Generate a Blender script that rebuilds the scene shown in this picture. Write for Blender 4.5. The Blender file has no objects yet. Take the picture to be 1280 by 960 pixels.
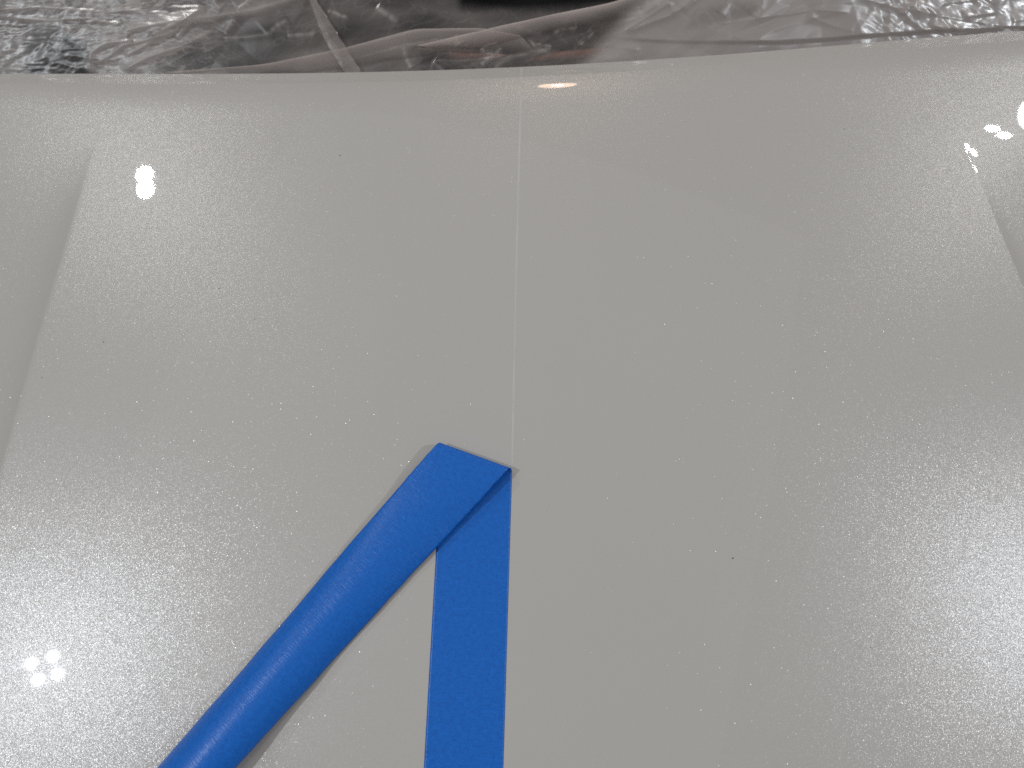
import bpy, bmesh, math, random
import numpy as np

# ------------------------------------------------------------------ camera, light, exposure
S = bpy.context.scene
COL = S.collection
S.render.engine = 'CYCLES'
S.cycles.use_denoising = False
S.cycles.max_bounces = 10
S.cycles.transparent_max_bounces = 24
S.cycles.caustics_reflective = False
S.cycles.caustics_refractive = False
S.cycles.sample_clamp_indirect = 4.0
S.view_settings.view_transform = 'Standard'
S.view_settings.look = 'None'
S.view_settings.exposure = 0.0
S.view_settings.gamma = 1.0
S.view_settings.use_curve_mapping = False

cam_d = bpy.data.cameras.new('camera')
cam = bpy.data.objects.new('camera', cam_d)
COL.objects.link(cam)
cam.location = (0, 0, 0.531)
cam.rotation_euler = (math.radians(90 - 71), 0, 0)
cam_d.sensor_width = 36
cam_d.lens = 18 / math.tan(math.radians(32.5))
cam_d.clip_start, cam_d.clip_end = 0.01, 100
cam_d.dof.use_dof = True
cam_d.dof.focus_distance = 0.54
cam_d.dof.aperture_fstop = 9.0
S.camera = cam

world = bpy.data.worlds.new('World')
S.world = world
world.use_nodes = True
bg = world.node_tree.nodes['Background']
bg.inputs[0].default_value = (1.0, 0.95, 0.93, 1)
bg.inputs[1].default_value = 0.17


def lamp(name, loc, target, size, radiance, color, shape='DISK', size_y=None):
    d = bpy.data.lights.new(name, 'AREA')
    d.shape = shape
    d.size = size
    area = math.pi * size * size / 4
    if size_y:
        d.size_y = size_y
        area = size * size_y
    d.energy = radiance * area * math.pi
    d.color = color
    o = bpy.data.objects.new(name, d)
    COL.objects.link(o)
    o.location = loc
    v = np.array(target) - np.array(loc)
    from mathutils import Vector
    o.rotation_euler = Vector(v).to_track_quat('-Z', 'Y').to_euler()
    return o


COOL = (0.90, 0.95, 1.0)
WHITE = (1.0, 0.99, 0.96)
# work light on the left: a head of four LED discs
for p in ((-2.368, -0.141, 2.2), (-2.236, -0.110, 2.2), (-2.309, -0.207, 2.2), (-2.192, -0.181, 2.2)):
    lamp('work_lamp', p, (-0.1, 0.1, 0), 0.028, 3300, COOL)
# two-disc lamp beyond the left fender
for p in ((-2.36, 2.53, 2.2), (-2.315, 2.41, 2.2)):
    lamp('shop_lamp', p, (0, 0.3, 0), 0.105, 200, WHITE)
# lamps on the right
for p in ((3.545, 3.207, 2.2), (3.60, 3.085, 2.2)):
    lamp('shop_lamp', p, (0, 0.3, 0), 0.10, 200, WHITE)
lamp('shop_lamp', (4.38, 3.70, 2.2), (0, 0.3, 0), 0.42, 30, WHITE)
for p in ((2.78, 0.05, 2.2), (2.88, 0.11, 2.2), (2.82, 0.16, 2.2), (2.74, 0.12, 2.2)):
    lamp('work_lamp', p, (0.1, 0.1, 0), 0.028, 3300, COOL)
# warm lamp behind the windscreen
lamp('warm_lamp', (0.187, 2.82, 1.37), (0, 0.5, 0), 0.045, 420, (1.0, 0.80, 0.62))
lamp('warm_lamp', (0.187, 2.85, 1.385), (0, 0.5, 0), 0.19, 11, (1.0, 0.68, 0.48))
# added soft area light standing in for bounce off the unseen workshop ceiling
lamp('ceiling_bounce', (0.0, 1.5, 2.7), (0.0, 1.5, 0), 8.0, 0.055, (1.0, 0.955, 0.93), 'RECTANGLE', 8.0)
panel = lamp('ceiling_bounce', (-0.35, 1.1, 2.68), (-0.35, 1.1, 0), 3.6, 0.135, (0.94, 1.0, 0.90), 'RECTANGLE', 3.6)
panel.rotation_euler.z += math.radians(-18)


# ------------------------------------------------------------------ helpers
def tag(o, label=None, cat=None, group=None, kind=None):
    if label: o['label'] = label
    if cat: o['category'] = cat
    if group: o['group'] = group
    if kind: o['kind'] = kind
    return o


def mesh_obj(name, verts, faces, mat, parent=None, smooth=True, attrs=None):
    me = bpy.data.meshes.new(name)
    me.from_pydata([tuple(map(float, v)) for v in verts], [], faces)
    if smooth:
        me.polygons.foreach_set('use_smooth', np.ones(len(me.polygons), dtype=bool))
    for k, arr in (attrs or {}).items():
        a = me.attributes.new(k, 'FLOAT', 'POINT')
        a.data.foreach_set('value', np.asarray(arr, dtype=np.float32).ravel())
    me.update()
    if mat: me.materials.append(mat)
    o = bpy.data.objects.new(name, me)
    COL.objects.link(o)
    if parent: o.parent = parent
    return o


def grid_faces(nr, nc, keep=None):
    idx = np.arange(nr * nc).reshape(nr, nc)
    q = np.stack([idx[:-1, :-1], idx[:-1, 1:], idx[1:, 1:], idx[1:, :-1]], -1)
    if keep is not None:
        k = keep[:-1, :-1] & keep[:-1, 1:] & keep[1:, 1:] & keep[1:, :-1]
        return q[k].tolist()
    return q.reshape(-1, 4).tolist()


def new_mat(name):
    m = bpy.data.materials.new(name)
    m.use_nodes = True
    nt = m.node_tree
    nt.nodes.clear()
    return m, nt, nt.nodes, nt.links


def node(nt, typ, **kw):
    n = nt.nodes.new(typ)
    for k, v in kw.items():
        if k.startswith('i_'):
            n.inputs[k[2:].replace('_', ' ')].default_value = v
        else:
            setattr(n, k, v)
    return n


def smooth01(x):
    x = np.clip(x, 0, 1)
    return x * x * (3 - 2 * x)


# ------------------------------------------------------------------ the bonnet surface
# HOOD-SHAPE
KX, KY, XC, YC = 0.36, 0.22, 0.012, 0.12
LIP_E = np.linspace(0, 0.05, 501)                     # distance from the rear edge
_sl = np.interp(LIP_E, [0, 0.0150, 0.0168, 0.028, 0.05], [0.36, 0.33, 0.19, 0.11, 0.0])
LIP_Z = -np.cumsum(_sl[::-1])[::-1] * 0.0001          # a soft roll, then a firmer lip
LIP_DROP = -float(LIP_Z[0])
def smooth01(x):
    x = np.clip(x, 0, 1)
    return x * x * (3 - 2 * x)
EDGE_POLY = [-0.18958, -0.01019, 0.28912, 0.05419, 0.4727]
def hood_base(x, y):
    return -0.5 * KX * (x - XC) ** 2 - 0.5 * KY * (y - YC) ** 2
def crease_left(y):
    return -0.3433 - 0.0638 * (0.4031 - y)
def crease_right(y):
    return 0.3759 + 0.154 * (0.3838 - y)
def edge_y(x):
    return np.polyval(EDGE_POLY, np.clip(x, -0.72, 0.72))
def hood_z(x, y):
    z = hood_base(x, y)
    fade = smooth01((0.43 - y) / 0.16)
    for d in (crease_left(y) - x, x - crease_right(y)):
        dd = np.maximum((np.sqrt(d * d + 0.0012 ** 2) + d) / 2, 0)      # a slightly rounded shoulder
        z = z - fade * 0.37 * 0.020 * (1 - np.exp(-dd / 0.020))
    e = edge_y(x) - y
    return z + np.interp(e, LIP_E, LIP_Z)
# END-HOOD-SHAPE


# ------------------------------------------------------------------ materials
def paint_material():
    m, nt, N, L = new_mat('pearl_paint')
    out = node(nt, 'ShaderNodeOutputMaterial')
    tc = node(nt, 'ShaderNodeTexCoord')
    geo = node(nt, 'ShaderNodeNewGeometry')

    def flake_bsdf(scale, lin, cub, rough, col):
        v = node(nt, 'ShaderNodeTexVoronoi', feature='F1', voronoi_dimensions='3D')
        v.inputs['Scale'].default_value = scale
        L.new(tc.outputs['Object'], v.inputs['Vector'])
        sub = node(nt, 'ShaderNodeVectorMath', operation='SUBTRACT')
        L.new(v.outputs['Color'], sub.inputs[0]); sub.inputs[1].default_value = (.5, .5, .5)
        ln = node(nt, 'ShaderNodeVectorMath', operation='DOT_PRODUCT')
        L.new(sub.outputs[0], ln.inputs[0]); L.new(sub.outputs[0], ln.inputs[1])
        k = node(nt, 'ShaderNodeMath', operation='MULTIPLY_ADD')
        L.new(ln.outputs['Value'], k.inputs[0]); k.inputs[1].default_value = cub; k.inputs[2].default_value = lin
        sc = node(nt, 'ShaderNodeVectorMath', operation='SCALE')
        L.new(sub.outputs[0], sc.inputs[0]); L.new(k.outputs[0], sc.inputs['Scale'])
        add = node(nt, 'ShaderNodeVectorMath', operation='ADD')
        L.new(geo.outputs['Normal'], add.inputs[0]); L.new(sc.outputs[0], add.inputs[1])
        nm = node(nt, 'ShaderNodeVectorMath', operation='NORMALIZE')
        L.new(add.outputs[0], nm.inputs[0])
        g = node(nt, 'ShaderNodeBsdfGlossy', distribution='GGX')
        g.inputs['Color'].default_value = col
        g.inputs['Roughness'].default_value = rough
        L.new(nm.outputs[0], g.inputs['Normal'])
        return g, v

    dif = node(nt, 'ShaderNodeBsdfDiffuse')
    # faint cloudiness of the base coat
    n1 = node(nt, 'ShaderNodeTexNoise'); n1.inputs['Scale'].default_value = 5; n1.inputs['Detail'].default_value = 3
    L.new(tc.outputs['Object'], n1.inputs['Vector'])
    cr = node(nt, 'ShaderNodeMix', data_type='RGBA')
    cr.inputs['A'].default_value = (0.555, 0.534, 0.506, 1)
    cr.inputs['B'].default_value = (0.590, 0.567, 0.537, 1)
    L.new(n1.outputs['Fac'], cr.inputs['Factor'])
    L.new(cr.outputs['Result'], dif.inputs['Color'])
    f1, v1 = flake_bsdf(2900, 0.155, 0.22, 0.29, (0.86, 0.86, 0.88, 1))
    f2, v2 = flake_bsdf(1600, 0.22, 0.9, 0.25, (1, 1, 1, 1))
    # only some cells hold a large flake
    wn = node(nt, 'ShaderNodeTexWhiteNoise', noise_dimensions='3D')
    L.new(v2.outputs['Position'], wn.inputs['Vector'])
    gt = node(nt, 'ShaderNodeMath', operation='GREATER_THAN'); gt.inputs[1].default_value = 0.92
    L.new(wn.outputs['Value'], gt.inputs[0])
    # a flake is a small dot in its cell
    lt = node(nt, 'ShaderNodeMath', operation='LESS_THAN'); lt.inputs[1].default_value = 0.42
    L.new(v2.outputs['Distance'], lt.inputs[0])
    mu = node(nt, 'ShaderNodeMath', operation='MULTIPLY'); L.new(gt.outputs[0], mu.inputs[0]); L.new(lt.outputs[0], mu.inputs[1])
    mu2 = node(nt, 'ShaderNodeMath', operation='MULTIPLY'); L.new(mu.outputs[0], mu2.inputs[0]); mu2.inputs[1].default_value = 0.10
    mx1 = node(nt, 'ShaderNodeMixShader'); mx1.inputs[0].default_value = 0.118
    L.new(dif.outputs[0], mx1.inputs[1]); L.new(f1.outputs[0], mx1.inputs[2])
    mx2 = node(nt, 'ShaderNodeMixShader')
    L.new(mu2.outputs[0], mx2.inputs[0]); L.new(mx1.outputs[0], mx2.inputs[1]); L.new(f2.outputs[0], mx2.inputs[2])
    # clear coat with a slight orange peel
    op = node(nt, 'ShaderNodeTexNoise'); op.inputs['Scale'].default_value = 140; op.inputs['Detail'].default_value = 1
    L.new(tc.outputs['Object'], op.inputs['Vector'])
    bp = node(nt, 'ShaderNodeBump'); bp.inputs['Strength'].default_value = 0.05; bp.inputs['Distance'].default_value = 0.00004
    L.new(op.outputs['Fac'], bp.inputs['Height'])
    coat = node(nt, 'ShaderNodeBsdfGlossy', distribution='GGX')
    coat.inputs['Color'].default_value = (1, 1, 1, 1); coat.inputs['Roughness'].default_value = 0.02
    L.new(bp.outputs[0], coat.inputs['Normal'])
    fr = node(nt, 'ShaderNodeFresnel'); fr.inputs['IOR'].default_value = 1.5
    mx3 = node(nt, 'ShaderNodeMixShader')
    L.new(fr.outputs[0], mx3.inputs[0]); L.new(mx2.outputs[0], mx3.inputs[1]); L.new(coat.outputs[0], mx3.inputs[2])
    L.new(mx3.outputs[0], out.inputs['Surface'])
    return m


def tape_material():
    m, nt, N, L = new_mat('blue_crepe_paper')
    out = node(nt, 'ShaderNodeOutputMaterial')
    uv = node(nt, 'ShaderNodeUVMap')
    uv.uv_map = 'tape'
    # crepe wrinkles run across the tape
    mp = node(nt, 'ShaderNodeMapping'); mp.inputs['Scale'].default_value = (150, 800, 1)
    L.new(uv.outputs[0], mp.inputs['Vector'])
    n1 = node(nt, 'ShaderNodeTexNoise'); n1.inputs['Scale'].default_value = 1; n1.inputs['Detail'].default_value = 3
    n1.inputs['Roughness'].default_value = 0.6
    L.new(mp.outputs[0], n1.inputs['Vector'])
    n2 = node(nt, 'ShaderNodeTexNoise'); n2.inputs['Scale'].default_value = 700; n2.inputs['Detail'].default_value = 2
    L.new(uv.outputs[0], n2.inputs['Vector'])
    n3 = node(nt, 'ShaderNodeTexNoise'); n3.inputs['Scale'].default_value = 300; n3.inputs['Detail'].default_value = 3
    L.new(uv.outputs[0], n3.inputs['Vector'])
    ad = node(nt, 'ShaderNodeMath', operation='ADD'); L.new(n2.outputs['Fac'], ad.inputs[0]); L.new(n3.outputs['Fac'], ad.inputs[1])
    mr = node(nt, 'ShaderNodeMapRange'); mr.inputs['From Min'].default_value = 0.65; mr.inputs['From Max'].default_value = 1.35
    L.new(ad.outputs[0], mr.inputs['Value'])
    mix = node(nt, 'ShaderNodeMix', data_type='RGBA')
    mix.inputs['A'].default_value = (0.004, 0.150, 0.66, 1)
    mix.inputs['B'].default_value = (0.007, 0.215, 0.86, 1)
    L.new(mr.outputs['Result'], mix.inputs['Factor'])
    bp = node(nt, 'ShaderNodeBump'); bp.inputs['Strength'].default_value = 0.5; bp.inputs['Distance'].default_value = 0.0006
    L.new(n1.outputs['Fac'], bp.inputs['Height'])
    p = node(nt, 'ShaderNodeBsdfPrincipled')
    L.new(mix.outputs['Result'], p.inputs['Base Color'])
    p.inputs['Roughness'].default_value = 0.34
    p.inputs['Specular IOR Level'].default_value = 0.55
    L.new(bp.outputs[0], p.inputs['Normal'])
    tr = node(nt, 'ShaderNodeBsdfTranslucent'); tr.inputs['Color'].default_value = (0.01, 0.12, 0.6, 1)
    ms = node(nt, 'ShaderNodeMixShader'); ms.inputs[0].default_value = 0.15
    L.new(p.outputs[0], ms.inputs[1]); L.new(tr.outputs[0], ms.inputs[2])
    L.new(ms.outputs[0], out.inputs['Surface'])
    return m


def film_material(name, tint=(0.82, 0.745, 0.71)):
    m, nt, N, L = new_mat(name)
    out = node(nt, 'ShaderNodeOutputMaterial')
    at = node(nt, 'ShaderNodeAttribute'); at.attribute_name = 'cloud'
    tr = node(nt, 'ShaderNodeBsdfTransparent'); tr.inputs['Color'].default_value = (0.95, 0.945, 0.94, 1)
    df = node(nt, 'ShaderNodeBsdfDiffuse'); df.inputs['Color'].default_value = (*tint, 1)
    tl = node(nt, 'ShaderNodeBsdfTranslucent'); tl.inputs['Color'].default_value = (*tint, 1)
    mk = node(nt, 'ShaderNodeMixShader'); mk.inputs[0].default_value = 0.5
    L.new(df.outputs[0], mk.inputs[1]); L.new(tl.outputs[0], mk.inputs[2])
    a = node(nt, 'ShaderNodeMixShader')
    L.new(at.outputs['Fac'], a.inputs[0]); L.new(tr.outputs[0], a.inputs[1]); L.new(mk.outputs[0], a.inputs[2])
    gl = node(nt, 'ShaderNodeBsdfGlossy', distribution='GGX'); gl.inputs['Roughness'].default_value = 0.32
    gl.inputs['Color'].default_value = (1, 1, 1, 1)
    fr = node(nt, 'ShaderNodeFresnel'); fr.inputs['IOR'].default_value = 1.5
    f2 = node(nt, 'ShaderNodeMath', operation='MULTIPLY'); f2.inputs[1].default_value = 0.26; f2.use_clamp = True
    L.new(fr.outputs[0], f2.inputs[0])
    b = node(nt, 'ShaderNodeMixShader')
    L.new(f2.outputs[0], b.inputs[0]); L.new(a.outputs[0], b.inputs[1]); L.new(gl.outputs[0], b.inputs[2])
    L.new(b.outputs[0], out.inputs['Surface'])
    return m


def simple_material(name, col, rough, bump=0.0, scale=200):
    m, nt, N, L = new_mat(name)
    out = node(nt, 'ShaderNodeOutputMaterial')
    p = node(nt, 'ShaderNodeBsdfPrincipled')
    p.inputs['Base Color'].default_value = (*col, 1)
    p.inputs['Roughness'].default_value = rough
    tc = node(nt, 'ShaderNodeTexCoord')
    n = node(nt, 'ShaderNodeTexNoise'); n.inputs['Scale'].default_value = scale; n.inputs['Detail'].default_value = 3
    L.new(tc.outputs['Object'], n.inputs['Vector'])
    mr = node(nt, 'ShaderNodeMapRange'); mr.inputs['To Min'].default_value = rough * 0.8; mr.inputs['To Max'].default_value = min(1, rough * 1.25)
    L.new(n.outputs['Fac'], mr.inputs['Value']); L.new(mr.outputs['Result'], p.inputs['Roughness'])
    if bump:
        b = node(nt, 'ShaderNodeBump'); b.inputs['Strength'].default_value = bump; b.inputs['Distance'].default_value = 0.0005
        L.new(n.outputs['Fac'], b.inputs['Height']); L.new(b.outputs[0], p.inputs['Normal'])
    L.new(p.outputs[0], out.inputs['Surface'])
    if name.startswith('dark_windscreen'): p.inputs['Specular IOR Level'].default_value = 0.05
    return m


PAINT = paint_material()
TAPE = tape_material()
FILM = film_material('clear_film')
FILM_WARM_LIT = film_material('clear_film_warm_lit', (0.90, 0.79, 0.745))  # same film, pink cast of the warm lamp put into its colour
GLASS = simple_material('dark_windscreen_glass', (0.004, 0.004, 0.005), 0.3)
BLACK = simple_material('black_plastic', (0.012, 0.012, 0.013), 0.45, 0.4, 900)
WARM = simple_material('warm_glow_rubber', (0.32, 0.13, 0.085), 0.5)  # blade coloured brown to paint in warm reflections around it
SPECK = simple_material('black_speck', (0.02, 0.018, 0.016), 0.6)

# ------------------------------------------------------------------ bonnet
def build_hood():
    # columns follow the two creases; rows follow the rear edge
    inner = np.linspace(0, 1, 261)
    outer = 0.29 * np.linspace(0, 1, 130) ** 1.7
    ry = np.concatenate([np.linspace(-0.32, 0, 170, endpoint=False), ])
    rows = []
    e_vals = np.concatenate([np.linspace(0.78, 0.05, 220, endpoint=False), np.linspace(0.05, 0, 101)])
    verts = []
    for e in e_vals:
        x0 = np.linspace(-.7, .7, 5)
        # creases at this row (y depends weakly on x, so iterate once)
        yl = edge_y(-0.36) - e; xl = crease_left(yl)
        yr = edge_y(0.40) - e; xr = crease_right(yr)
        xs = np.concatenate([(xl - outer)[::-1], xl + (xr - xl) * inner[1:-1], xr + outer])
        ys = edge_y(xs) - e
        # columns that sit on a crease: settle them on it exactly
        il = len(outer) - 1; ir = len(xs) - len(outer)
        for _ in range(4):
            dx = crease_left(edge_y(xs[il]) - e) - xs[il]; xs[:il + 1] += dx
            dx = crease_right(edge_y(xs[ir]) - e) - xs[ir]; xs[ir:] += dx
        ys = edge_y(xs) - e
        rows.append(np.stack([xs, ys, hood_z(xs, ys)], -1))
    last = rows[-1]
    # rolled hem: down and back under
    for dy, dz in ((0.0012, -0.0018), (0.0014, -0.004), (0.0006, -0.0065), (-0.002, -0.0085), (-0.012, -0.0092), (-0.03, -0.0088)):
        rows.append(last + np.array([0, dy, dz]))
    A = np.array(rows)
    nr, nc, _ = A.shape
    o = mesh_obj('car_bonnet', A.reshape(-1, 3), grid_faces(nr, nc), PAINT)
    tag(o, 'pearl white car bonnet with two side creases, wet-looking clear coat and lamp reflections', 'bonnet')
    return o


hood = build_hood()


def build_edge_mark(parent):
    # faint ridge left where the tape line ran on towards the rear edge
    n = 160
    t = np.linspace(0, 1, n)
    x = 0.0002 + 0.0079 * t ** 1.15
    y = 0.126 + (edge_y(0.008) - 0.002 - 0.126) * t
    rng = np.random.default_rng(3)
    w = 0.00062 + 0.00015 * np.convolve(rng.normal(size=n + 8), np.ones(9) / 3, 'valid')
    prof = ((-1, 0.00002), (-0.5, 0.00008), (0.5, 0.00008), (1, 0.00002))
    V = np.array([[(xx + k * ww, yy, hood_z(xx + k * ww, yy) + h) for k, h in prof] for xx, yy, ww in zip(x, y, w)])
    m, nt, N, L = new_mat('clear_ridge')
    out = node(nt, 'ShaderNodeOutputMaterial')
    tr = node(nt, 'ShaderNodeBsdfTransparent')
    df = node(nt, 'ShaderNodeBsdfDiffuse'); df.inputs['Color'].default_value = (0.9, 0.9, 0.87, 1)
    tc = node(nt, 'ShaderNodeTexCoord')
    nz = node(nt, 'ShaderNodeTexNoise'); nz.inputs['Scale'].default_value = 25; nz.inputs['Detail'].default_value = 4
    L.new(tc.outputs['Object'], nz.inputs['Vector'])
    mr = node(nt, 'ShaderNodeMapRange'); mr.inputs['From Min'].default_value = 0.3; mr.inputs['From Max'].default_value = 0.7
    mr.inputs['To Min'].default_value = 0.3; mr.inputs['To Max'].default_value = 0.6
    L.new(nz.outputs['Fac'], mr.inputs['Value'])
    mx = node(nt, 'ShaderNodeMixShader'); L.new(mr.outputs['Result'], mx.inputs[0])
    L.new(tr.outputs[0], mx.inputs[1]); L.new(df.outputs[0], mx.inputs[2]); L.new(mx.outputs[0], out.inputs['Surface'])
    o = mesh_obj('edge_line', V.reshape(-1, 3), grid_faces(n, 4), m, parent)
    o['label'] = 'faint pale line running from the tape to the rear edge'


build_edge_mark(hood)


def build_specks(parent):
    ang = np.linspace(0, 2 * math.pi, 9)[:-1]
    vs = [(0, 0, 0.0003)] + [(math.cos(a) * 0.00042, math.sin(a) * 0.00036, 0) for a in ang]
    fs = [(0, i + 1, (i + 1) % 8 + 1) for i in range(8)]
    first = None
    for x, y, s in ((-0.136, 0.378, 1.2), (-0.218, 0.262, 1.1), (0.1445, 0.0635, 1.3), (0.271, 0.410, 1.2), (-0.188, 0.236, 0.9),
                    (-0.301, 0.222, 1.0), (-0.344, 0.196, 1.0), (0.229, 0.008, 0.9)):
        if first is None:
            o = first = mesh_obj('dust_speck', vs, fs, SPECK, parent)
        else:
            o = first.copy(); COL.objects.link(o); o.parent = parent
        o.location = (x, y, hood_z(x, y) + 0.00005)
        o.scale = (s, s, s)


build_specks(hood)

# ------------------------------------------------------------------ masking tape
def build_tape():
    W = 0.024
    R_FOLD = 0.0041
    ld = np.array([0.029, 1.0]); ld /= np.linalg.norm(ld)
    td = np.array([ld[1], -ld[0]])
    cdir = np.array([0.938, -0.347])
    n = np.array([0.347, 0.938])
    P_right = np.array([0.0, 0.1200])                  # right edge of the stuck half at the fold
    P0 = P_right - td * W                              # centre line there
    Pc = np.array([0.0, 0.1215]) - n * R_FOLD          # axis of the fold
    nt_, across = 0, np.linspace(-W, W, 33)
    # distance along the tape measured from the fold line on the centre line
    s_list = np.concatenate([np.linspace(-0.32, -0.05, 40, endpoint=False), np.linspace(-0.05, 0.06, 150, endpoint=False), np.linspace(0.06, 0.47, 130)])
    l_c = -(P0 - Pc).dot(n) / ld.dot(n)
    th_s = [0, 0.012, 0.04, 0.09, 0.16, 0.24, 0.30, 0.5]
    th_v = [0.02, 0.10, 0.38, 0.66, 0.96, 1.12, 1.22, 1.4]
    zc_s = [0, 0.02, 0.05, 0.09, 0.15, 0.21, 0.27, 0.36, 0.5]
    zc_v = [2 * R_FOLD, 0.0084, 0.0088, 0.0096, 0.0122, 0.0160, 0.0205, 0.026, 0.030]
    rng = np.random.default_rng(5)
    wob = np.convolve(rng.normal(size=len(s_list) + 24), np.hanning(25), 'valid'); wob = wob / np.abs(wob).max()
    V = []
    for i, s in enumerate(s_list):
        for t in across:
            # first pass: how far past the fold is this point
            p = P0 + td * t + ld * (l_c + s)
            q = (p - Pc).dot(n)
            past = max(0.0, (q - math.pi * R_FOLD) / n.dot(ld))
            th = np.interp(past, th_s, th_v)
            R = W / th
            tt = R * math.sin(t / R)
            dz = -R * (1 - math.cos(t / R))
            if past > 0:
                tt -= np.interp(past, [0, 0.05, 0.09, 0.27, 0.5], [0, 0.0022, 0.0040, 0.0090, 0.014])          # bears a little to the left further out
                tt += 0.00018 * wob[(i * 3) % len(s_list)] * t / W    # slightly uneven edges
                p = P0 + td * tt + ld * (l_c + s)
                q2 = (p - Pc).dot(n)
                q = max(q2, math.pi * R_FOLD)
            else:
                dz *= smooth01(q / (math.pi * R_FOLD))
            a = (p - Pc).dot(cdir)
            r = R_FOLD
            if q <= 0:
                Q, Z = q, 0.0
            elif q < math.pi * r:
                Q, Z = r * math.sin(q / r), r * (1 - math.cos(q / r))
            else:
                Q, Z = -(q - math.pi * r), np.interp(past, zc_s, zc_v)
            P = Pc + cdir * a + n * Q
            # the free half twists a little: its right edge stands clear of the paint further out
            tw = smooth01((past - 0.14) / 0.18) * 0.005 * (t / W)
            z = Z + dz + tw + 0.0012 * smooth01(past / 0.1) * wob[i] * 0.5
            z = max(z, 0.00035 if past > 0 else 0.0)
            h = hood_z(P[0], P[1])
            V.append((P[0], P[1], h + 0.00012 + z))
    nr, nc = len(s_list), len(across)
    o = mesh_obj('masking_tape', V, grid_faces(nr, nc), TAPE)
    uvl = o.data.uv_layers.new(name='tape')
    loops = np.empty(len(o.data.loops), dtype=np.int32)
    o.data.loops.foreach_get('vertex_index', loops)
    U = np.stack([np.tile(across, nr), np.repeat(s_list, nc)], -1)[loops]
    uvl.data.foreach_set('uv', U.astype(np.float32).ravel())
    sm = o.modifiers.new('thickness', 'SOLIDIFY')
    sm.thickness = 0.00016
    sm.offset = 0
    tag(o, 'strip of blue masking tape stuck to the bonnet and peeled back over itself', 'masking tape')
    return o


build_tape()

# ------------------------------------------------------------------ behind the bonnet: cowl, windscreen, wiper
SLOPE = math.radians(28)
CX = [[2.190706315031498e-06, -3.362497535113612e-07, -2.560899612096164e-08], [0.4451395116981647, 0.0032385195214690793, 2.3266861519323495e-05], [0.006783251926378874, 0.00010354115677087814, 1.3814677245043696e-06], [0.04462843657757412, 0.0010668056964662784, 1.6502294815306996e-05], [0.0018617830355615321, 5.139320552372602e-05, 6.842272264209835e-07]]
CS = [[0.018523191930791195, -0.03310986826256396, -0.00024302124074337614], [-0.01886601549083413, -0.0006570716932363552, -8.94299544382018e-06], [-0.018701946126040224, -0.003209608885474074, -7.018498337189524e-05], [-0.00038379890911428686, -0.00012266412033656477, -3.0930490220933824e-06], [0.0071891838531520655, 1.4364709185988147e-05, -1.0817432936141569e-06]]


def screen_point(X, Sd, h):
    """point on the sloping screen: X across the car, Sd up the slope from the bonnet gap, h off the surface"""
    ye = edge_y(X)
    ze = hood_base(X, ye) - LIP_DROP
    return (X, ye + 0.022 + Sd * math.cos(SLOPE) - h * math.sin(SLOPE), ze - 0.022 + Sd * math.sin(SLOPE) + h * math.cos(SLOPE))


def sheet_xs(u, v):
    """sheet units (about 0.7 mm) to metres across the car and up the slope"""
    x = (u - 640) / 640; y = (v - 50) / 50
    X = sum(CX[i][j] * x ** i * y ** j for i in range(5) for j in range(3))
    Sd = sum(CS[i][j] * x ** i * y ** j for i in range(5) for j in range(3))
    return X, Sd


def surf_grid(name, xs, ss, h, mat, thick):
    Xg, Sg = np.meshgrid(xs, ss)
    P = np.stack(screen_point(Xg, Sg, h), -1)
    o = mesh_obj(name, P.reshape(-1, 3), grid_faces(len(ss), len(xs)), mat)
    s = o.modifiers.new('thickness', 'SOLIDIFY'); s.thickness = thick; s.offset = -1
    return o


o = surf_grid('windscreen', np.linspace(-.66, .66, 60), np.linspace(-0.03, 0.26, 18), -0.020, GLASS, 0.005)
tag(o, 'dark windscreen glass showing black through the gap in the plastic film', 'windscreen')
# cowl: black plastic tray between bonnet and glass with a row of ribs
cw = bpy.data.objects.new('cowl_panel', None); COL.objects.link(cw)
tag(cw, 'black plastic cowl panel under the film behind the bonnet edge', 'cowl')
o = surf_grid('tray', np.linspace(-.66, .66, 60), np.linspace(-0.09, -0.032, 6), -0.026, BLACK, 0.003); o.parent = cw


def tube(name, pts, rad, mat, parent=None, sides=8):
    pts = [np.array(p, float) for p in pts]
    V = []; F = []
    for i, p in enumerate(pts):
        d = pts[min(i + 1, len(pts) - 1)] - pts[max(i - 1, 0)]
        d /= np.linalg.norm(d)
        a = np.cross(d, [0, 0, 1]); a /= np.linalg.norm(a); b = np.cross(a, d)
        r = rad[i] if hasattr(rad, '__len__') else rad
        for k in range(sides):
            an = 2 * math.pi * k / sides
            V.append(p + r * (math.cos(an) * a + math.sin(an) * b))
    for i in range(len(pts) - 1):
        for k in range(sides):
            F.append((i * sides + k, i * sides + (k + 1) % sides, (i + 1) * sides + (k + 1) % sides, (i + 1) * sides + k))
    F.append(tuple(range(sides))[::-1]); F.append(tuple((len(pts) - 1) * sides + k for k in range(sides)))
    return mesh_obj(name, V, F, mat, parent)


def on_sheet(u, v, h):
    X, Sd = sheet_xs(u, v)
    return screen_point(X, Sd, h)


wp = bpy.data.objects.new('wiper', None); COL.objects.link(wp)
tag(wp, 'black windscreen wiper lying under the plastic film behind the bonnet edge', 'wiper')
tube('wiper_arm', [on_sheet(u, v, -0.012) for u, v in ((500, 84), (560, 80), (620, 74), (680, 55), (740, 36), (800, 30))], [.006, .006, .005, .005, .004, .004], BLACK, wp)
tube('wiper_blade', [on_sheet(u, v, -0.014) for u, v in ((560, 62), (640, 66), (720, 60), (800, 52), (900, 44))], .0035, WARM, wp)

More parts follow.
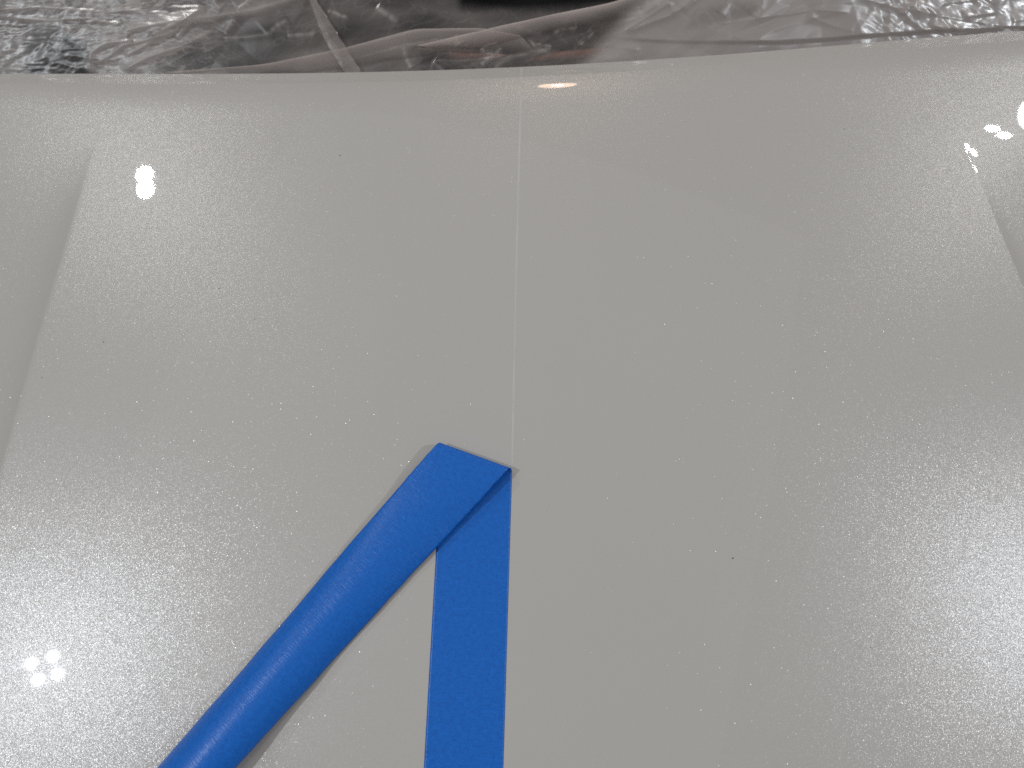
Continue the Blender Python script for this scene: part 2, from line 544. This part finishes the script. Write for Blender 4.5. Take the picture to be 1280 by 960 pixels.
# ------------------------------------------------------------------ plastic film
def seg_dist(U, V, pts):
    """distance to a polyline, signed distance (+ on its upper-left side) and position along it"""
    best = np.full(U.shape, 1e9); sg = np.zeros(U.shape); al = np.zeros(U.shape)
    tot = sum(math.dist(pts[i], pts[i + 1]) for i in range(len(pts) - 1)); acc = 0
    for (x0, y0), (x1, y1) in zip(pts[:-1], pts[1:]):
        dx, dy = x1 - x0, y1 - y0; Ls = math.hypot(dx, dy)
        t = np.clip(((U - x0) * dx + (V - y0) * dy) / Ls ** 2, 0, 1)
        px, py = U - x0 - t * dx, V - y0 - t * dy
        d = np.hypot(px, py)
        c = (dx * py - dy * px) / Ls
        m = d < best
        best = np.where(m, d, best); sg = np.where(m, np.sign(c) * d, sg); al = np.where(m, (acc + t * Ls) / tot, al)
        acc += Ls
    return best, sg, al


def in_poly(U, V, poly, soft):
    """1 inside, 0 outside, soft edge"""
    inside = np.zeros(U.shape, bool)
    n = len(poly)
    for i in range(n):
        x0, y0 = poly[i]; x1, y1 = poly[(i + 1) % n]
        c = ((y0 > V) != (y1 > V)) & (U < (x1 - x0) * (V - y0) / (y1 - y0 + 1e-9) + x0)
        inside ^= c
    d, _, _ = seg_dist(U, V, list(poly) + [poly[0]])
    sd = np.where(inside, d, -d)
    return smooth01(0.5 + sd / (2 * soft))


def vnoise(U, V, seed):
    """smooth value noise, numpy"""
    rng = np.random.default_rng(seed)
    T = rng.random((256, 256))
    iu, iv = np.floor(U).astype(int), np.floor(V).astype(int)
    fu, fv = smooth01(U - iu), smooth01(V - iv)
    g = lambda a, b: T[a % 256, b % 256]
    return (g(iu, iv) * (1 - fu) + g(iu + 1, iv) * fu) * (1 - fv) + (g(iu, iv + 1) * (1 - fu) + g(iu + 1, iv + 1) * fu) * fv


def crumple(U, V, size, seed, stretch=1.0, tilt=0.0, n=5):
    """creased film: sums of sharp folds in warped directions"""
    rng = np.random.default_rng(seed)
    ca, sa = math.cos(tilt), math.sin(tilt)
    A, B = (U * ca + V * sa) / stretch, -U * sa + V * ca
    h = 0
    for k in range(n):
        a = rng.uniform(0, math.pi); s = size * rng.uniform(0.6, 1.9)
        wu = A + 0.6 * size * (vnoise(A / (1.6 * size) + 7 * k, B / (1.6 * size), seed + k) - .5) * 2
        wv = B + 0.6 * size * (vnoise(A / (1.6 * size), B / (1.6 * size) + 9 * k, seed + 50 + k) - .5) * 2
        ph = (wu * math.cos(a) + wv * math.sin(a)) / s + rng.random()
        amp = vnoise(A / (3 * size), B / (3 * size), seed + 90 + k)
        h = h + s * amp * np.abs((ph % 1.0) - 0.5)
    return h / n


MM = 0.00068


def build_sheet(name, u0, u1, v0, v1, du, dv, heights, cloud, mat, lift, hole=None, parent=None):
    us = np.arange(u0, u1 + du, du); vs = np.arange(v0, v1 + dv, dv)
    U, V = np.meshgrid(us.astype(float), vs.astype(float))
    h = heights(U, V)
    c = np.clip(1.65 * cloud(U, V), 0, .95)
    X, Sd = sheet_xs(U, V)
    P = np.stack(screen_point(X, Sd, lift + h), -1)
    keep = None if hole is None else ~hole(U, V)
    f = grid_faces(len(vs), len(us), keep)
    o = mesh_obj(name, P.reshape(-1, 3), f, mat, parent, attrs={'cloud': c})
    bm = bmesh.new(); bm.from_mesh(o.data)
    loose = [v for v in bm.verts if not v.link_faces]
    bmesh.ops.delete(bm, geom=loose, context='VERTS')
    bm.to_mesh(o.data); bm.free()
    return o


def ridge(U, V, pts, height, width, taper=True, side=None):
    d, sg, al = seg_dist(U, V, pts)
    w = width * np.ones_like(d)
    w = np.where(sg * (side or 1) > 0, width * 0.7, width * 2.2)
    k = np.exp(-d / w)
    if taper: k = k * smooth01(al / 0.12) * smooth01((1 - al) / 0.12)
    return 0.42 * height * k


def crease_glints(U, V, folds, seed):
    """cloudy film along sharp creases, with their bright highlights painted in"""
    c = np.zeros(U.shape)
    for i, (p, a, w) in enumerate(folds):
        d, sg, al = seg_dist(U, V, p)
        k = smooth01(al / 0.15) * smooth01((1 - al) / 0.15)
        n = 0.35 + 1.0 * vnoise(al * 9 + 13 * i, al * 0 + seed, seed + i)
        wd = 1.0 + 0.28 * w
        c = c + k * n * (0.34 * np.exp(-(d / wd) ** 2) + 0.10 * np.exp(-d / (w * 1.6)) * (sg > 0))  # fold highlight painted as cloudiness, stronger on one side
    return np.minimum(c, 0.55)


def streaks(U, V, size, seed, tilt, stretch):
    """thin pale creases between the facets"""
    ca, sa = math.cos(tilt), math.sin(tilt)
    A, B = (U * ca + V * sa) / stretch, -U * sa + V * ca
    c = np.zeros(U.shape)
    for k in range(3):
        wv = vnoise(A / size + 5 * k, B / size, seed + k) + 0.45 * vnoise(A / (size * .45), B / (size * .45) + 3 * k, seed + 20 + k)
        r = np.abs((wv * 2.4 + 0.3 * k) % 1.0 - 0.5) * 2
        c = c + np.clip((r - 0.80) / 0.20, 0, 1) * vnoise(A / size * .8, B / size * .8 + 7 * k, seed + 40 + k)
    return c


LEFT_FOLDS = [
    ([(118, 95), (120, 66), (140, 54), (175, 52)], .006, 6), ([(155, 90), (190, 72), (240, 55), (270, 38)], .006, 7),
    ([(150, 40), (200, 32), (260, 23), (320, 14), (390, -6)], .007, 9), ([(190, 48), (235, 28), (262, 8)], .005, 5),
    ([(225, 50), (238, 33), (246, 26)], .004, 4), ([(283, 44), (290, 32), (298, 24)], .004, 4), ([(268, -5), (274, 8), (282, 14)], .005, 5),
    ([(300, 14), (312, 6), (318, -4)], .004, 4), ([(160, 72), (200, 50), (232, 36)], .004, 5), ([(125, 80), (160, 58), (215, 44)], .004, 4),
    ([(0, 14), (60, 10), (140, 16), (200, 12)], .004, 5), ([(0, 22), (70, 26), (120, 24), (170, 34)], .003, 4), ([(282, 47), (310, 46), (345, 42)], .002, 6),
    ([(335, 44), (350, 30), (362, 24)], .0015, 5), ([(360, 44), (390, 42), (398, 36)], .0015, 5)]


def left_height(U, V):
    fine = smooth01((235 - U) / 130) * (0.5 + 0.5 * smooth01((U + 40) / 40))
    mid = smooth01((340 - U) / 120) * smooth01((70 - V - (U - 160) * 0.28) / 30)
    patch = in_poly(U, V, [(36, 36), (80, 34), (118, 58), (118, 95), (38, 95)], 8)
    h = crumple(U, V, 10, 11, 3.0, -0.12, 6) * MM * 0.9 * np.maximum(fine, mid * .8) * (1 - .25 * patch)
    h = h + crumple(U, V, 5, 23, 2.6, -0.2, 5) * MM * 0.55 * fine * (1 - .2 * patch)
    h = h + crumple(U, V, 60, 31, 1.6, -0.4, 4) * MM * 0.35
    for p, a, w in LEFT_FOLDS:
        h = h + ridge(U, V, p, a, w)
    return h


def left_cloud(U, V):
    c = 0.22 + 0.16 * vnoise(U / 30, V / 14, 77)
    c = c + 0.20 * smooth01((250 - U) / 150) * smooth01((U - 90) / 50)
    c = c + 0.05 * smooth01((60 - U) / 40)
    patch = in_poly(U, V, [(36, 36), (80, 34), (118, 58), (118, 96), (38, 96)], 5)
    c = c * (1 - 0.72 * patch)
    c = c + 0.20 * in_poly(U, V, [(150, 44), (200, 34), (320, 14), (390, -8), (350, -12), (260, 8), (160, 30)], 4)
    c = c + 0.22 * in_poly(U, V, [(150, 92), (200, 66), (262, 44), (268, 36), (240, 46), (195, 60), (140, 84)], 3)
    c = c - 0.12 * in_poly(U, V, [(200, 92), (215, 76), (280, 52), (375, 14), (385, 0), (410, 60), (340, 76), (300, 92)], 8)
    far = smooth01((340 - U) / 160)
    c = 0.74 * c + (0.48 * far * streaks(U, V, 13, 301, -0.18, 3.2) + 0.22 * far * streaks(U, V, 7, 321, 0.25, 2.0)) * (1 - 0.8 * patch)
    c = c + 0.06 * streaks(U, V, 24, 331, -0.4, 2.0) + 0.75 * crease_glints(U, V, LEFT_FOLDS, 5)
    return c * smooth01((440 - U) / 20)


def left_hole(U, V):
    # the sheet ends along a slanting hem
    return U > 388 + 0.62 * np.clip(V, -200, 95) + 2 * np.sin(V / 9)


film = bpy.data.objects.new('plastic_film', None); COL.objects.link(film)
tag(film, 'crumpled clear plastic film over the left half of the windscreen, finely creased towards one end', 'plastic film', 'clear plastic films covering the windscreen')
build_sheet('film_sheet', -130, 450, -150, 135, 1.25, 1.0, left_height, left_cloud, FILM, 0.004, left_hole, film)


def hem_height(U, V):
    t = (U - (372 + 0.62 * V)) / 26
    return 0.003 * np.sqrt(np.clip(1 - (2 * t - 1) ** 2, 0, 1)) + crumple(U, V, 12, 5, 1, 1, 4) * MM * .5


def hem_hole(U, V):
    t = (U - (372 + 0.62 * np.clip(V, -200, 95))) / 26
    w = 0.36 + 0.5 * smooth01((V + 10) / 70)
    return (t < 1 - w) | (t > 1.0)


o = build_sheet('hem', 240, 460, -150, 100, 1.0, 1.5, hem_height, lambda U, V: 0.22 + 0.1 * vnoise(U / 12, V / 12, 4), FILM, 0.007, hem_hole, film)

# middle sheet: smooth, nearly clear, with a gap at its top
MID_FOLDS = [([(365, 92), (440, 73), (510, 55), (540, 53), (600, 60)], .004, 3), ([(505, 56), (508, 70), (516, 86)], .004, 4),
             ([(540, 77), (580, 76), (632, 72)], .004, 2.5), ([(540, 77), (556, 90)], .004, 2.5), ([(600, 84), (618, 70), (628, 60)], .005, 2.5),
             ([(602, 60), (606, 68), (618, 68)], .004, 2.5), ([(520, 60), (560, 61), (600, 64)], .003, 3), ([(563, 48), (568, 54), (572, 60)], .004, 2.5),
             ([(640, 30), (668, 42), (678, 43)], .003, 4), ([(660, 48), (668, 56), (690, 58)], .004, 3), ([(690, 42), (700, 36), (722, 34)], .004, 3), 
             ([(410, 12), (436, 22)], .002, 4), ([(470, 8), (500, 28)], .002, 8), ([(615, 90), (622, 80), (640, 70), (690, 60)], .004, 5)]


def mid_height(U, V):
    h = crumple(U, V, 26, 61, 1.8, -0.5, 4) * MM * 0.5 + crumple(U, V, 70, 62, 2, -0.4, 3) * MM * 0.25
    h = h + crumple(U, V, 10, 63, 1.5, -0.4, 5) * MM * 0.9 * smooth01((U - 500) / 60) * smooth01((V - 45) / 20)
    for p, a, w in MID_FOLDS:
        h = h + ridge(U, V, p, a, w)
    return h


def mid_cloud(U, V):
    c = 0.11 + 0.13 * vnoise(U / 40 + V / 30, V / 12 - U / 90, 8)
    c = c + 0.13 * in_poly(U, V, [(360, 92), (440, 73), (510, 55), (525, 60), (520, 92)], 8)
    c = c + 0.07 * streaks(U, V, 22, 401, -0.5, 2.0) + 0.7 * crease_glints(U, V, MID_FOLDS, 15)
    c = c * smooth01((U - 330) / 70)
    gap = smooth01((24 - V - 0.012 * np.abs(U - 650) ** 1.35) / 22) * smooth01((U - 566) / 14)
    return c * (1 - gap)


film2 = bpy.data.objects.new('plastic_film', None); COL.objects.link(film2)
tag(film2, 'nearly clear plastic film at the middle of the windscreen with a black gap above it', 'plastic film', 'clear plastic films covering the windscreen')
build_sheet('film_sheet', 330, 800, -150, 135, 1.25, 1.0, mid_height, mid_cloud, FILM, 0.000, None, film2)


def band_sheet(name, top, bot, bulge, cloud, mat, lift, parent, n=120, m=14, seed=1):
    """a folded-over band of film between two curves in sheet units"""
    tx, ty = zip(*top); bx, by = zip(*bot)
    k = np.linspace(0, 1, n)
    T = np.stack([np.interp(k, np.linspace(0, 1, len(top)), tx), np.interp(k, np.linspace(0, 1, len(top)), ty)], -1)
    B = np.stack([np.interp(k, np.linspace(0, 1, len(bot)), bx), np.interp(k, np.linspace(0, 1, len(bot)), by)], -1)
    ker = np.hanning(13); ker /= ker.sum()
    sm = lambda a: np.stack([np.convolve(np.pad(a[:, i], 6, 'reflect', reflect_type='odd'), ker, 'valid') for i in (0, 1)], -1)
    T, B = sm(T), sm(B)
    j = np.linspace(0, 1, m)
    G = T[:, None] * (1 - j)[None, :, None] + B[:, None] * j[None, :, None]
    U, V = G[..., 0], G[..., 1]
    h = bulge * np.sqrt(np.clip(1 - (2 * j - 1) ** 2, 0, 1))[None, :] + crumple(U, V, 14, seed, 2.5, -0.4, 4) * MM * 0.35
    X, Sd = sheet_xs(U, V)
    P = np.stack(screen_point(X, Sd, lift + h), -1)
    c = 1.35 * np.broadcast_to(cloud, (m,))[None, :] * (0.8 + 0.4 * vnoise(U / 40, V / 20, seed))
    return mesh_obj(name, P.reshape(-1, 3), grid_faces(n, m), mat, parent, attrs={'cloud': c})


band_sheet('fold', [(200, 90), (330, 80), (430, 60), (520, 36), (600, 35), (650, 44)], [(330, 96), (420, 88), (490, 74), (560, 66), (620, 68), (670, 66)], 0.002,
           np.interp(np.linspace(0, 1, 14), [0, .12, .5, 1], [.60, .36, .22, .0]), FILM_WARM_LIT, 0.006, film2, seed=41)
band_sheet('fold', [(520, 58), (580, 44), (640, 30), (700, 17), (760, 5), (800, -8), (840, -25)], [(540, 62), (600, 62), (660, 46), (720, 34), (780, 22), (820, 4), (860, -12)], 0.003,
           np.interp(np.linspace(0, 1, 14), [0, .15, .5, 1], [.85, .5, .28, .0]), FILM_WARM_LIT, 0.008, film2, seed=47)

# right sheet: milky, broad diagonal folds
RIGHT_FOLDS = [([(700, 92), (720, 60), (738, 38), (790, 30), (830, 2)], .006, 6), ([(775, 46), (800, 30), (825, 14), (850, -8)], .006, 5),
               ([(780, 46), (812, 32), (840, 22), (870, -4)], .006, 5), ([(832, 8), (838, 22)], .004, 4), ([(850, 20), (862, 8), (880, -4)], .004, 5),
               ([(895, 24), (905, 10), (915, -6)], .003, 5), ([(935, 26), (944, 14), (950, -4)], .003, 6), ([(700, 62), (760, 60), (800, 66)], .003, 8),
               ([(880, 36), (960, 24), (1010, 16), (1060, 20)], .003, 7), ([(1000, 22), (1030, 34), (1060, 44)], .002, 8),
               ([(1050, -2), (1110, 14), (1170, 25), (1230, 35), (1290, 40)], .003, 5), ([(1118, 24), (1124, 13), (1136, 11)], .004, 2.5),
               ([(1160, 16), (1168, 9), (1180, 7), (1240, 0)], .003, 3), ([(1190, 26), (1235, 20)], .004, 3), ([(1180, 46), (1215, 42), (1240, 36)], .003, 5),
               ([(1150, 36), (1180, 39), (1190, 44)], .003, 3), ([(1250, 32), (1290, 24)], .003, 5), ([(740, 20), (770, 24), (800, 22)], .004, 7)]


def right_height(U, V):
    h = crumple(U, V, 34, 71, 1.6, -0.35, 4) * MM * 0.55 + crumple(U, V, 90, 72, 1.5, 0.2, 3) * MM * 0.3
    h = h + crumple(U, V, 5, 73, 2.2, 0.1, 5) * MM * 1.0 * smooth01((U - 1150) / 60) * smooth01((16 - V) / 14)
    h = h + crumple(U, V, 8, 74, 2.0, 0.3, 4) * MM * 0.9 * smooth01((U - 1050) / 60)
    for p, a, w in RIGHT_FOLDS:
        h = h + ridge(U, V, p, a, w)
    # a tuck: everything below the line lies lower
    d, sg, al = seg_dist(U, V, [(760, 48), (800, 51), (880, 54), (960, 53), (1040, 48), (1150, 40), (1240, 38)])
    h = h - 0.0028 * smooth01(sg / 5) * smooth01(al / .1) * (0.5 + vnoise(U / 50, U * 0, 9))
    return h


def right_cloud(U, V):
    c = 0.53 + 0.16 * vnoise(U / 60 - V / 40, V / 22, 18) + 0.08 * streaks(U, V, 26, 501, -0.5, 1.8) + 0.6 * crease_glints(U, V, RIGHT_FOLDS, 25)
    c = c + 0.25 * streaks(U, V, 9, 511, 0.15, 2.6) * smooth01((U - 1130) / 80)
    c = c * smooth01((U - (772 - V * 0.95) - 14) / 40)
    c = c - 0.16 * in_poly(U, V, [(850, 42), (862, 20), (900, 6), (950, 10), (940, 26), (900, 38)], 10)
    c = c - 0.10 * in_poly(U, V, [(1030, 12), (1070, 10), (1160, 24), (1100, 28), (1040, 32)], 6)
    c = c + 0.10 * in_poly(U, V, [(1060, 0), (1110, 14), (1230, 36), (1280, 34), (1280, 20), (1180, 16), (1100, 4)], 5)
    return c


def right_hole(U, V):
    return U < 772 - V * 0.95 + 6 * (vnoise(V / 9, U * 0, 3) - .5)


film3 = bpy.data.objects.new('plastic_film', None); COL.objects.link(film3)
tag(film3, 'milky plastic film over the right half of the windscreen with broad slanting folds', 'plastic film', 'clear plastic films covering the windscreen')
build_sheet('film_sheet', 640, 1430, -150, 135, 1.5, 1.0, right_height, right_cloud, FILM, 0.012, right_hole, film3)
